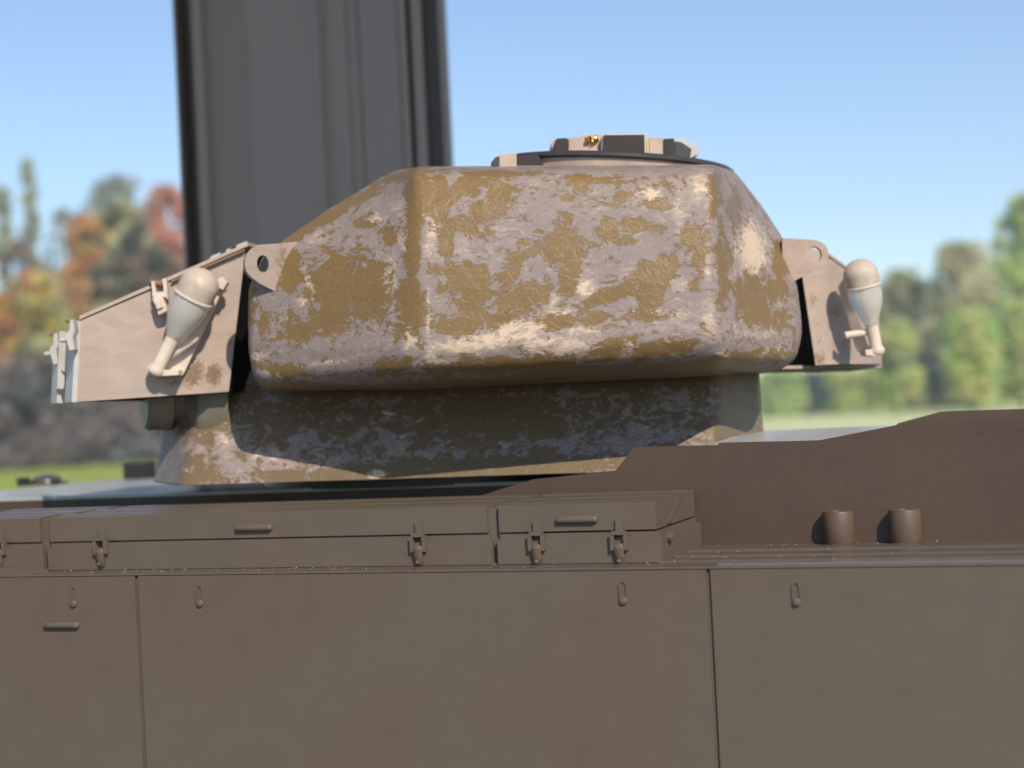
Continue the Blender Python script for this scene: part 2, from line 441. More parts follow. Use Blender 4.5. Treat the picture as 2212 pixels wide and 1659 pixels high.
for (xa, xb, pills, lats) in ((-160, 92, [], [3]), (102, 1063, [(550, 1140, 80)], [222, 907]), (1075, 1430, [(1247, 1122, 92)], [1162, 1340])):
    ua, ub = hu(xa, 1200, BV), hu(xb, 1200, BV)
    bm = bmesh.new(); box(bm, ua, ub, BV+.0006, WALLV-.004, ZS+.0022, z_lip)
    bevel(bm, .0012, 2)
    body = hmesh('stowage_bin', bm, M_BIN, None)
    bm = bmesh.new(); box(bm, ua+.001, ub-.003, BV+.0045, WALLV-.005, z_lip-.002, zl_bot-.0012)   # lip strip
    hmesh('rim', bm, M_BIN, body, .0006)
    # lid with pressed ridges on its top
    lt = zl_top-.0
    pr = [(BV+.0030, zl_bot), (BV+.0030, lt), (BV+.014, lt), (BV+.016, lt+.0009), (BV+.034, lt+.0009), (BV+.036, lt), (BV+.052, lt), (BV+.054, lt+.0010), (BV+.080, lt+.0010), (BV+.082, lt), (BV+.098, lt), (BV+.100, lt+.0011), (BV+.120, lt+.0011), (BV+.122, lt), (WALLV-.006, lt), (WALLV-.006, zl_bot)]
    bm = bmesh.new()
    prism(bm, [(ua+.0012, v, z) for v, z in pr], (ub-ua-.0050, 0, 0)); bevel(bm, .0007, 2, 20)
    lid = hmesh('lid', bm, M_BIN, body)
    for (px, py, wpx) in pills: pill(px, py, wpx, BV+.003, body, M_BIN)
    for lx in lats:
        p = hp(lx, 1168-(lx-222)*.0108+7, BV+.002)
        if latch0 is None:
            la = latch0 = from_bm('latch', latch_bm(KP), M_BIN, body, True, (p.x, BV+.002, p.z), 40)
        else:
            la = latch0.copy(); COL.objects.link(la); la.parent = body; la.location = (p.x, BV+.002, p.z)
    bins.append((ua, ub, body))
bm = bmesh.new()
box(bm, bins[0][0], bins[2][0]+.02, BV+.007, WALLV-.012, ZS+.002, zl_top-.0015); hmesh('bin_divider', bm, M_BIN)
# scuffed strap and hinge pin on the bin end
ue = bins[2][1]
bm = bmesh.new()
prism(bm, [(ue-.0038, .060, zl_bot+.002), (ue-.0038, .070, zl_bot+.002), (ue-.0038, .112, zl_top-.002), (ue-.0038, .100, zl_top-.002)], (.0016, 0, 0)); bevel(bm, .0004)
hmesh('end_strap', bm, M_FEND, bins[2][2])
bm = bmesh.new(); lathe(bm, [(.004, 0), (.004, .0028), (.002, .004)], (ue, .047, zl_bot-.007), (1, 0, 0), 10)
hmesh('hinge_pin', bm, M_FEND, bins[2][2])

# rounded end of another fitting at the far left, in front of the first bin
bm = bmesh.new(); z0 = ZS
pts = [(-40, 1248), (-40, 1228), (30, 1226), (48, 1230), (60, 1238), (70, 1247)]
prism(bm, [hp(x, y, .001) for x, y in pts], (0, .007, 0)); bevel(bm, .001)
hmesh('skirt_tab', bm, M_SKIRT)
bm = bmesh.new()
prism(bm, [hp(x, y, .0105) for x, y in [(20, 1240), (30, 1224), (60, 1220), (90, 1226), (112, 1240)]], (0, -.004, 0)); bevel(bm, .001)
hmesh('mount_lug', bm, M_BIN)

# ---- upper side wall plate (in front), and its neighbours
def plate(name, pts, v, d, mat, bev=.0008):
    bm = bmesh.new(); prism(bm, [hp(x, y, v) for x, y in pts], (0, d, 0)); bevel(bm, bev, 2, 25)
    return hmesh(name, bm, mat, None)
plate('wall_plate', [(1015, 1078), (1085, 1056), (1150, 1036), (1200, 1031), (1329, 1017), (1333, 1012), (1370, 966), (1552, 962), (2420, 934), (2420, 1250), (1015, 1250)], WALLV, .010, M_WALL)
plate('wall_rail', [(1552, 957), (1760, 952), (2420, 928), (2420, 936), (1552, 964)], WALLV+.0015, .009, M_WALL, .0006)
plate('upper_plate', [(1735, 962), (1765, 952), (1984, 909), (2420, 893), (2420, 960)], WALLV+.016, .008, M_WALL, .0008)
plate('far_plate', [(1900, 950), (1940, 914), (2030, 890), (2060, 888), (2420, 877), (2420, 960)], WALLV+.14, .006, M_WALL, .0006)
# recessed main wall under the turret and the deck
DV = .235
ZD = (hz(20, 1078, DV)+hz(150, 1072, DV)+hz(330, 1064, DV))/3
bm = bmesh.new(); box(bm, UL, hu(1560, 1050, DV), DV+.001, .62, ZS-.02, ZD-.003)
hmesh('upper_hull', bm, M_WALL, None, .0018)
bm = bmesh.new(); box(bm, UL, hu(1560, 1050, DV), DV, .621, ZD-.003, ZD)
hmesh('deck', bm, M_DECKT, None, .0012)
# engine deck louvres
ub0, ub1 = hu(1560, 950, .25), UR
zl = hz(1700, 956, WALLV+.02)
louv = None
for k in range(10):
    v = WALLV+.040+k*.018
    bm = bmesh.new() if k == 0 else None
    if k == 0:
        prism(bm, [(0, 0, .0), (0, .002, .0058), (0, .0085, .0066), (0, .0085, 0)], (ub1-ub0, 0, 0)); bevel(bm, .0006)
        louv = hmesh('louvre_slat', bm, M_DECKT, None); o = louv
    else:
        o = louv.copy(); COL.objects.link(o)
    o.location = (ub0, v, zl-.006+.0006*k)
bm = bmesh.new(); prism(bm, [(ub0, WALLV+.011, zl-.006), (ub0, WALLV+.011+.23, zl-.004), (ub0, WALLV+.011+.23, zl-.05), (ub0, WALLV+.011, zl-.05)], (ub1-ub0, 0, 0))
hmesh('engine_deck', bm, M_BLACK, None)
bm = bmesh.new(); box(bm, ub0+.05, ub1, WALLV+.26, WALLV+.30, zl-.05, zl+.001)
hmesh('rear_coaming', bm, M_BLACK, None, .001)
# deck fittings on the left
def on_deck(px, py):
    d = ray(px, py); return HI @ (CAM+d*((ZB+ZD-CAM.z)/d.z))
p = on_deck(288, 1034); q = hp(317, 1000, p.y)
bm = bmesh.new(); box(bm, p.x-.0145, p.x+.0145, p.y, p.y+.03, ZD-.001, q.z); hmesh('deck_block', bm, M_BLACK, None, .0012)
p = on_deck(80, 1047)
bm = bmesh.new(); r = .019
lathe(bm, [(r*1.35, -.001), (r*1.35, .002), (r, .0025), (r*.95, .006), (r*.8, .009), (r*.5, .0112), (.001, .0122)], (p.x, p.y+.02, ZD), (0, 0, 1), 24, False)
dome = hmesh('deck_dome', bm, M_DECK)
for dx, ww, hh in ((-.021, .012, .0095), (-.005, .007, .006), (.026, .006, .0055)):
    bm = bmesh.new(); box(bm, p.x+dx-ww/2, p.x+dx+ww/2, p.y-.004, p.y+.006, ZD-.001, ZD+hh); hmesh('knob', bm, M_BLACK, dome, .002)
# filler stubs on the right wall
for px in (1817, 1960):
    c = hp(px, 1180, WALLV); rr = .0118
    bm = bmesh.new()
    lathe(bm, [(rr*.97, 0), (rr, .001), (rr, .0235), (rr*.96, .0245), (rr*.45, .0246), (rr*.4, .0235)], (c.x, WALLV-.007, ZS+.002), (0, 0, 1), 28)
    hmesh('filler_stub', bm, M_STUB)
# crumbs of dust lying on the fender
rs = random.Random(3); vs, fs = [], []
for i in range(430):
    if i < 260: u = hu(1470+abs(rs.gauss(0, 260)), 1200, .06); v = rs.uniform(.012, .15)
    elif i < 360: u = hu(rs.uniform(180, 760), 1230, .01); v = rs.uniform(.0005, .0255)
    else: u = hu(rs.uniform(0, 2200), 1230, .01); v = rs.uniform(.012, .15)
    if u > UR or (v > BV and u < ue+.003): v = rs.uniform(.001, .0255)
    r = rs.choice((.0003, .0004, .0005, .0007))*rs.uniform(.6, 1.15)
    b_ = len(vs); z = ZS+.0024+r*.4
    for s in ((1, 0, 0), (-1, 0, 0), (0, 1, 0), (0, -1, 0), (0, 0, 1), (0, 0, -1)):
        k = rs.uniform(.6, 1.5); vs.append((u+s[0]*r*k, v+s[1]*r*k, z+s[2]*r*k*.8))
    for a, c, d in ((0, 2, 4), (2, 1, 4), (1, 3, 4), (3, 0, 4), (2, 0, 5), (1, 2, 5), (3, 1, 5), (0, 3, 5)): fs.append((b_+a, b_+c, b_+d))
M_DUST = mat_plain('pale dust', (.36, .30, .23), .8)
cr_o = mesh('dust_crumbs', [HM @ Vector(v) for v in vs], fs, M_DUST)
tag(cr_o, 'pale dust crumbs lying on the brown fender beside the stowage bins', 'dust', kind='stuff')

# ------------------------------------------------------------------ THE TURRET
TL = at(1100, 1040, 1.42)
TUR = root('tank_turret', TL, R(0), 'patchy ochre, grey and putty model turret with unpainted side boxes on the hull', 'model turret')

OCH = [(1000,838,190,18,-3,.4),(1320,824,220,18,-3,.4),(720,848,120,14,0,.4),(1600,812,90,12,-4,.4),(761,624,80,60,0,.5),(715,600,55,45,0,.45),(700,690,70,28,-8,.45),(640,720,60,18,-15,.35),(805,650,30,40,0,.4),(740,448,110,13,-30,.5),(640,505,60,14,-32,.5),
 (893,440,12,85,-3,.75),(890,560,14,50,0,.6),(886,665,28,48,0,.65),(839,507,18,18,0,.45),(600,800,70,14,4,.35),(864,790,48,17,0,.5),(566,690,14,40,0,.2),(625,580,22,45,0,.55),
 (1020,624,40,40,0,.55),(1025,660,34,34,0,.55),(997,704,60,14,0,.5),(1070,690,55,12,-8,.5),(1126,649,52,26,-25,.6),(1216,536,35,32,0,.55),(1228,580,20,50,0,.6),(1183,618,12,18,0,.4),
 (1199,694,33,15,0,.75),(997,491,55,10,18,.55),(940,420,38,50,0,.42),(945,460,24,30,0,.4),(1014,400,45,24,0,.36),(1073,421,30,25,0,.42),(1034,455,14,22,0,.45),(941,579,18,12,0,.4),
 (1000,584,40,8,-4,.45),(963,525,14,35,0,.45),(1104,786,140,14,-4,.55),(1132,550,32,13,-20,.5),(1092,600,26,12,-30,.4),(1125,525,12,14,0,.4),
 (1314,499,20,24,25,.55),(1374,488,42,12,0,.55),(1350,519,28,8,0,.5),(1406,601,30,38,0,.6),(1439,577,20,26,0,.6),(1356,620,60,11,-38,.6),(1299,645,42,11,-28,.6),(1400,642,26,22,0,.5),
 (1493,511,20,20,30,.55),(1513,550,10,42,0,.5),(1543,416,14,50,0,.4),(1560,570,12,100,0,.36),(1630,640,42,45,10,.45),(1653,684,52,22,8,.42),(1326,752,34,16,-18,.6),(1430,754,60,15,-8,.55),
 (1385,680,30,12,0,.45),(1290,688,34,14,0,.45),(1594,775,90,13,-4,.42),(1251,389,20,14,0,.45),(1300,389,60,6,-2,.5),(1216,475,20,14,0,.4),(1588,460,14,55,0,.32),(1688,565,14,60,0,.5),
 (1450,800,150,14,-4,.5),(1250,806,150,14,-4,.5),(700,842,140,14,4,.45),(1080,375,90,6,0,.4),(860,385,40,9,-12,.45),(560,760,12,40,0,.15),(545,640,10,60,0,.3),(1420,445,26,10,0,.3),(1340,425,18,16,0,.35),(1500,610,10,20,0,.35),
 (940,380,14,9,0,.3)]
PUT = [(1035,742,95,18,-8,.7),(1120,716,60,22,-12,.7),(1202,746,85,19,0,.62),(1239,715,58,8,-2,.6),(935,505,12,45,8,.55),(927,469,16,12,0,.45),(1264,624,20,18,0,.55),(1211,674,30,6,0,.6),
 (1197,652,10,20,20,.5),(887,744,16,38,-12,.55),(924,680,5,60,0,.5),(930,766,18,14,0,.5),(865,449,15,26,0,.3),(868,525,9,26,-25,.42),(840,604,16,54,0,.38),(997,536,17,19,0,.25),(955,781,36,5,-2,.5),
 (811,473,17,11,0,.55),(685,514,16,12,0,.35),(670,617,9,32,-15,.5),(655,650,10,14,0,.45),(553,771,20,7,0,.5),(707,784,34,6,-8,.5),(613,812,60,7,5,.35),
 (1403,419,28,17,10,.5),(1510,401,19,30,0,.55),(1466,446,14,46,0,.38),(1466,502,8,13,0,.5),(1445,678,62,9,4,.42),(1531,690,15,38,0,.36),(1531,461,5,26,0,.4),(1528,589,6,22,0,.42),
 (1624,541,27,52,-3,.75),(1588,559,7,42,0,.35),(1356,750,22,14,0,.36),(1567,768,20,8,0,.5),(1639,723,40,8,0,.36),(1466,613,20,14,0,.32),(1190,585,14,12,0,.3),(1060,497,70,12,-20,.12),(1380,585,60,10,-14,.14),
 (1660,760,40,9,-15,.32),(1500,730,60,30,0,.1),(820,720,30,30,0,.12),(1600,700,40,30,0,.1),(1440,700,70,14,0,.2)]
CLOCH = [(1000,838,190,18,-3,.4),(1320,824,220,18,-3,.4),(720,848,120,14,0,.4),(1600,812,90,12,-4,.4),(1600,880,80,120,0,.35),(360,950,50,100,0,.35),(420,1020,34,26,0,.35),(640,900,160,50,0,.28),(1050,900,220,60,0,.34),(1000,1012,330,20,-3,.5),(450,960,18,70,0,.3),(600,850,120,14,0,.3),(1300,880,160,50,0,.2),(700,1025,120,12,0,.15),(780,960,60,30,0,.2)]
CLPUT = [(840,892,18,11,15,.5),(810,1024,24,11,-10,.6),(485,950,15,14,30,.5),(555,985,11,15,0,.42),(592,984,12,14,0,.42),(868,945,20,7,0,.42),(1235,895,14,22,0,.28),(1355,890,10,12,0,.3),(920,1012,20,5,0,.35),(1205,1003,40,6,0,.25),(1320,1005,20,5,0,.3),(700,1000,60,10,0,.12)]
def fld(L, x, y):
    s = 0.0; mx = 0.0
    for (cx, cy, rx, ry, a, wgt) in L:
        dx, dy = x-cx, y-cy
        if abs(dx) > 2.2*max(rx, ry) or abs(dy) > 2.2*max(rx, ry): continue
        ca, sa = cos(R(a)), sin(R(a)); u = (dx*ca+dy*sa)/rx; v = (-dx*sa+dy*ca)/ry
        d = u*u+v*v
        if d < 4: mx = max(mx, wgt*exp(-(d**1.5)*.55))
    return mx
def interp(a, b, t): return a+(b-a)*t
def resample_closed(P, n):
    L = [0]
    for i in range(len(P)): L.append(L[-1]+(P[(i+1) % len(P)]-P[i]).length)
    out = []; T = L[-1]; k = 0
    for i in range(n):
        s = T*i/n
        while L[k+1] < s: k += 1
        t = (s-L[k])/max(L[k+1]-L[k], 1e-9)
        out.append(P[k].lerp(P[(k+1) % len(P)], t))
    return out
def loft(cols, nlev_fac, ncol_fac, sm_c, sm_l):
    """cols[c][l] control net (closed in c). dense by linear interpolation, then smoothed in both directions"""
    nc, nl = len(cols), len(cols[0])
    # refine levels
    colsd = []
    for c in cols:
        d = []
        for l in range(nl-1):
            for k in range(nlev_fac[l]): d.append(c[l].lerp(c[l+1], k/nlev_fac[l]))
        d.append(c[-1].copy()); colsd.append(d)
    G = []
    for c in range(nc):
        for k in range(ncol_fac[c]):
            t = k/ncol_fac[c]; nx = colsd[(c+1) % nc]
            G.append([colsd[c][l].lerp(nx[l], t) for l in range(len(nx))])
    n = len(G); ml = len(G[0])
    for _ in range(sm_c):
        G = [[G[i-1][l]*.25+G[i][l]*.5+G[(i+1) % n][l]*.25 for l in range(ml)] for i in range(n)]
    for _ in range(sm_l):
        G = [[(g[l] if l in (0, ml-1) else g[l-1]*.25+g[l]*.5+g[l+1]*.25) for l in range(ml)] for g in G]
    return G
def grid_obj(name, G, mat, parent, LO, LP, amp, cap_top=True, cap_bot=True, seed=0, base=0.0):
    n, ml = len(G), len(G[0])
    inv = MW[parent.name].inverted()
    vs = []
    cen = sum((G[i][ml//2] for i in range(n)), Vector())/n
    for i in range(n):
        for l in range(ml):
            p = G[i][l]
            nrm = (G[(i+1) % n][l]-G[i-1][l]).cross(G[i][min(l+1, ml-1)]-G[i][max(l-1, 0)])
            if nrm.length > 1e-12: nrm.normalize()
            if nrm.dot(p-cen) < 0: nrm = -nrm
            q = p*22+Vector((seed, 0, 0))
            d = mnoise.noise(q)*.6+mnoise.noise(q*2.7)*.32+mnoise.noise(q*6.5)*.14
            vs.append(p+nrm*d*amp)
    fs = [(i*ml+l, ((i+1) % n)*ml+l, ((i+1) % n)*ml+l+1, i*ml+l+1) for i in range(n) for l in range(ml-1)]
    if cap_top: fs.append(tuple(i*ml+ml-1 for i in range(n)))
    if cap_bot: fs.append(tuple(i*ml for i in range(n))[::-1])
    me = bpy.data.meshes.new(name); me.from_pydata([tuple(inv @ v) for v in vs], [], fs); me.update()
    bm = bmesh.new(); bm.from_mesh(me); bmesh.ops.recalc_face_normals(bm, faces=bm.faces); bm.to_mesh(me); bm.free()
    me.materials.append(mat)
    for p in me.polygons: p.use_smooth = len(p.vertices) == 4
    a = me.attributes.new('ochre', 'FLOAT', 'POINT'); b = me.attributes.new('putty', 'FLOAT', 'POINT')
    for i, v in enumerate(vs):
        x, y = proj(v); back = v.y > cen.y+.02
        lowr = .12 if (i % ml) < 7 else 0.0
        a.data[i].value = .08 if back else fld(LO, x, y)*.78+base+lowr
        b.data[i].value = .0 if back else fld(LP, x, y)
    return mkobj(name, me, parent)

# control net of the shell: levels bottom -> top; columns L, A, B, R then the back
def colm(pts): return [at(x, y, Y) for x, y, Y in pts]
L_ = colm([(640,842,1.345),(568,846,1.31),(535,815,1.30),(524,750,1.30),(526,620,1.305),(560,545,1.31),(700,452,1.315),(838,372,1.33),(870,366,1.37)])
A_ = colm([(900,842,1.315),(905,838,1.268),(908,802,1.230),(909,755,1.222),(906,620,1.226),(902,540,1.23),(898,450,1.236),(895,367,1.25),(905,360,1.30)])
B_ = colm([(1545,812,1.30),(1550,806,1.258),(1550,774,1.222),(1550,735,1.212),(1548,610,1.216),(1546,530,1.22),(1545,440,1.226),(1540,363,1.24),(1530,356,1.30)])
R_ = colm([(1600,805,1.34),(1682,804,1.305),(1728,776,1.30),(1742,710,1.31),(1728,600,1.335),(1702,518,1.35),(1648,438,1.355),(1592,370,1.36),(1570,362,1.39)])
def backof(c, d, mul=1.0, sx=0.0): return [Vector((p.x*mul+sx, p.y+d, p.z)) for p in c]
cols = [L_, A_, B_, R_, backof(R_, .17, 1.05), backof(B_, .36, 1.0), backof(A_, .36, 1.0), backof(L_, .17, .99)]
G = loft(cols, [4, 8, 10, 22, 14, 16, 16, 5], [62, 110, 40, 10, 14, 20, 14, 10], 9, 9)
shell = grid_obj('turret_shell', G, M_PATCH, TUR, OCH, PUT, .0011, seed=3, base=.08)
# collar under it
Lc = colm([(388,1049,1.362),(393,1030,1.366),(408,960,1.385),(430,870,1.41),(440,800,1.425)])
Rc = colm([(1546,1013,1.30),(1549,1000,1.303),(1550,955,1.313),(1548,880,1.328),(1545,790,1.34)])
Rd = colm([(1668,1000,1.395),(1664,985,1.397),(1656,940,1.404),(1650,870,1.412),(1644,780,1.422)])
Lb = colm([(326,1040,1.44),(331,1020,1.44),(342,955,1.445),(346,870,1.45),(350,800,1.46)])
cols = [Lc, Rc, Rd, backof(Rd, .14), backof(Lb, .12), Lb]
G = loft(cols, [5, 12, 16, 12], [130, 20, 12, 20, 10, 14], 4, 3)
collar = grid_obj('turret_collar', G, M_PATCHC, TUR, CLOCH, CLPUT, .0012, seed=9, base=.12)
# boss on the left face of the collar
c = at(398, 848, 1.43)
bm = bmesh.new(); kx = 1.43/F
lathe(bm, [(.012, -.03), (134*kx, -.03), (134*kx, -.012), (120*kx, -.004), (70*kx, .0), (62*kx, .004), (62*kx, .012), (80*kx, .014), (80*kx, .034), (74*kx, .037), (.002, .037)], c, (-.93, -.36, .03), 40)
for v in bm.verts: v.co = MW[TUR.name].inverted() @ v.co
from_bm('pivot_boss', bm, M_OLIVE, TUR, True, None, 40)
# support ring beneath the collar (in its shade)
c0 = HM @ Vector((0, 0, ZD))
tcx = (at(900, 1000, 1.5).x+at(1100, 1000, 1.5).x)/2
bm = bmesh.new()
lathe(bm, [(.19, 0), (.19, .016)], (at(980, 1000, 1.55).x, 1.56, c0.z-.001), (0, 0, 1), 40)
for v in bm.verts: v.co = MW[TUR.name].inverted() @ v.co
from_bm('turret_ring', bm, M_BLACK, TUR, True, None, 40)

TI = MW[TUR.name].inverted()
def tmesh(name, bm, mat, parent=None, bev=0, seg=2, ang=30):
    if bev: bevel(bm, bev, seg, ang)
    for v in bm.verts: v.co = TI @ v.co
    return from_bm(name, bm, mat, parent or TUR, True, None, 38)
def stain(o, L, dens=0):
    me = o.data
    a = me.attributes.new('stain', 'FLOAT', 'POINT')
    for i, v in enumerate(me.vertices):
        x, y = proj(MW[TUR.name] @ v.co); a.data[i].value = fld(L, x, y)
# lifting lugs
def lug(outl, hole, r, rz, Y, mat, th, skew):
    bm = bmesh.new(); e1 = (at(1200, 500, Y)-at(1100, 500, Y)).normalized()
    pts = [at(x, y, Y+skew*(x-hole[0])*Y/F) for x, y in outl]
    c = at(hole[0], hole[1], Y)
    ax = Vector((1, skew, 0)).normalized()
    holed(bm, pts, c, r*Y/F, rz*Y/F, Vector((skew, -1, 0)).normalized()*-th, 32, ax, (0, 0, 1))
    return bm
def arc(cx, cy, r, a0, a1, n=10, ry=None): return [(cx+r*cos(R(a0+(a1-a0)*i/n)), cy-(ry or r)*sin(R(a0+(a1-a0)*i/n))) for i in range(n+1)]
bm = lug([(642, 522)] + [(600, 526), (572, 528)] + arc(568, 568, 39, 95, 225, 14, 40) + [(560, 612), (603, 634), (640, 640)], (568, 570), 13, 19, 1.287, M_LUG, .009, .35)
lugl = tmesh('lifting_lug', bm, M_LUG, None, .0009); 
bm = lug([(1690, 514), (1700, 515), (1757, 518)] + arc(1759, 550, 31, 82, -55, 14) + [(1740, 594), (1708, 611), (1690, 612)], (1757, 550), 18, 18, 1.325, M_LUGR, .0085, -.05)
lugr = tmesh('lifting_lug', bm, M_LUGR, None, .0008)
stain(lugl, [(610, 565, 14, 46, 0, 1.1)]); stain(lugr, [])

# ---- left side box
def subdiv_quad(bm, q, off, n):
    pass
def panel(name, f4, thick, mat, parent, bev=.0007, nsub=0):
    """flat sheet: front quad tl,tr,br,bl, thickness along its normal away from the camera"""
    a, b, c, d = [Vector(p) for p in f4]
    nrm = (b-a).cross(d-a).normalized()
    if nrm.y < 0 or (abs(nrm.z) > .8 and nrm.z > 0): nrm = -nrm
    bm = bmesh.new()
    hexa(bm, (a, b, c, d), [p+nrm*thick for p in (a, b, c, d)])
    if bev: bevel(bm, bev)
    if nsub:
        fs = sorted(bm.faces, key=lambda f: -f.calc_area())[:1]
        for f in fs[:]:
            es = list(f.edges)
            bmesh.ops.subdivide_edges(bm, edges=es, cuts=nsub, use_grid_fill=True)
    return tmesh(name, bm, mat, parent)
DY = .14
p_tl, p_tr, p_br, p_bl = at(176, 692, 1.325), at(530, 540, 1.372), at(494, 846, 1.372), at(166, 868, 1.325)
back = Vector((.03, DY, 0))
# carcass (black paints in the shade of the gap, open-looking ends)
bm = bmesh.new(); ins = .003
hexa(bm, [p+Vector((0, ins, 0)) for p in (p_tl, p_tr, p_br, p_bl)], [p+back for p in (p_tl, p_tr, p_br, p_bl)])
boxl = tmesh('side_box', bm, M_VOID); boxl['label'] = 'long tapering beige side box at the left of the turret'
stain(boxl, [])
pl = panel('front_panel', (p_tl, p_tr, p_br, p_bl), .0025, M_PLATE, boxl, .0005, 40)
stain(pl, [(418, 808, 34, 22, -55, 1.3), (380, 828, 24, 12, 0, 1.0), (462, 808, 18, 26, 8, 1.4), (390, 842, 20, 10, 0, .5), (183, 850, 3, 2, 0, 1.0), (200, 720, 40, 20, 0, .12)])
# slanted left end: bright corner post, ochre panel, second post
e0, e0b = at(176, 692, 1.325), at(166, 868, 1.325)
def endp(f): # f 0..1 along the end
    return (Vector(e0).lerp(at(126, 724, 1.385), f), Vector(e0b).lerp(at(121, 871, 1.385), f))
a0, b0_ = endp(0); a1, b1 = endp(.33); a2, b2_ = endp(.72); a3, b3 = endp(1.0)
tmp = Vector((-.004, -.0015, 0))
panel('corner_post', (a1+tmp, a0+tmp, b0_+tmp, b1+tmp), .006, M_WHITE, boxl, .0008)
ofs = Vector((.006, .002, 0))
panel('end_panel', (a2+ofs, a1+ofs, b1+ofs, b2_+ofs), .003, M_AMBER, boxl, 0)
panel('corner_post', (a3+tmp, a2+tmp, b2_+tmp, b3+tmp), .006, M_WHITE, boxl, .0008)
# lid: thin sheet with a rolled edge, and its clips
lo = Vector((0, 0, .0035))
bm = bmesh.new()
q1, q2 = at(172, 690, 1.323), at(536, 531, 1.369)
hexa(bm, (q1+lo*.9, q2+lo*.9, q2, q1), [p+back*1.02 for p in (q1+lo*.9, q2+lo*.9, q2, q1)])
lid = tmesh('box_lid', bm, M_PLATE, boxl, .0006); stain(lid, [(400, 590, 160, 8, -24, .25)])
bm = bmesh.new(); s1_, s2_ = at(370, 606, 1.347), at(528, 538, 1.368)
hexa(bm, (s1_, s2_, s2_-lo*.55, s1_-lo*.55), [p+Vector((0, .02, 0)) for p in (s1_, s2_, s2_-lo*.55, s1_-lo*.55)])
for v in bm.verts: v.co += Vector((0, -.0012, 0))
tmesh('lid_seam', bm, M_RUST, boxl)
bm = bmesh.new()
for i in range(3):
    c = at(470+i*22, 560-i*9.6, 1.40)
    hexa(bm, [c+Vector((x, 0, z)) for x, z in ((-.008, -.001), (-.006, .0028), (.008, .008), (.008, .004))], [c+Vector((x, .02, z)) for x, z in ((-.008, -.001), (-.006, .0028), (.008, .008), (.008, .004))])
tmesh('lid_hinge', bm, M_WHITE, boxl, .0006)
# clips
def clip(px, py, Y, s, mat, par):
    k = Y/F*s; c = at(px, py, Y)
    def P(x, y, d): return c+Vector((x*k, d, -y*k))
    bm = bmesh.new()
    for x0, x1, y0, y1, d0, d1 in ((-17, -10, -30, 10, -.006, .002), (8, 16, -36, 8, -.006, .002), (-16, 15, -6, 4, -.008, 0)):
        hexa(bm, [P(x0, y0, d0), P(x1, y0-3, d0), P(x1+2, y1, d0), P(x0+3, y1, d0)], [P(x0, y0, d1), P(x1, y0-3, d1), P(x1+2, y1, d1), P(x0+3, y1, d1)])
    hexa(bm, [P(-14, 6, -.010), P(8, 2, -.010), P(17, 34, -.009), P(-2, 42, -.009)], [P(-14, 6, .001), P(8, 2, .001), P(17, 34, .001), P(-2, 42, .001)])
    hexa(bm, [P(-8, 14, -.0125), P(4, 12, -.0125), P(9, 26, -.012), P(-3, 30, -.012)], [P(-8, 14, -.009), P(4, 12, -.009), P(9, 26, -.009), P(-3, 30, -.009)])
    o = tmesh('clip', bm, mat, par, .0008)
    bm = bmesh.new(); lathe(bm, [(.002, -.007), (7*k, -.007), (7*k, .006), (.002, .006)], P(-6, -29, 0), (.92, .30, -.2), 12)
    tmesh('pin', bm, M_RUST, par, .0008)
clip(348, 640, 1.343, .98, M_CAST, boxl)
def side_clip(px, py, Y, par):
    k = Y/F; c = at(px, py, Y)
    def P(x, y, d): return c+Vector((x*k, d, -y*k))
    o = [(0, -30), (7, -31), (9, -6), (4, 4), (6, 34), (-4, 35), (-11, 8), (-9, -2), (-2, -8)]
    bm = bmesh.new(); prism(bm, [P(x, y, -.006) for x, y in o], (0, .012, 0)); bevel(bm, .0007)
    lathe(bm, [(5.5*k, 0), (5.5*k, .005), (3*k, .007)], P(-10, 12, 0), (-1, -.2, 0), 10)
    tmesh('clip', bm, M_WHITE, par)
    bm = bmesh.new(); lathe(bm, [(2.4*k, 0), (2.4*k, .006)], P(-1, -26, 0), (-.9, .3, .25), 8); tmesh('pin', bm, M_RUST, par)
side_clip(157, 722, 1.318, boxl); side_clip(122, 752, 1.375, boxl)

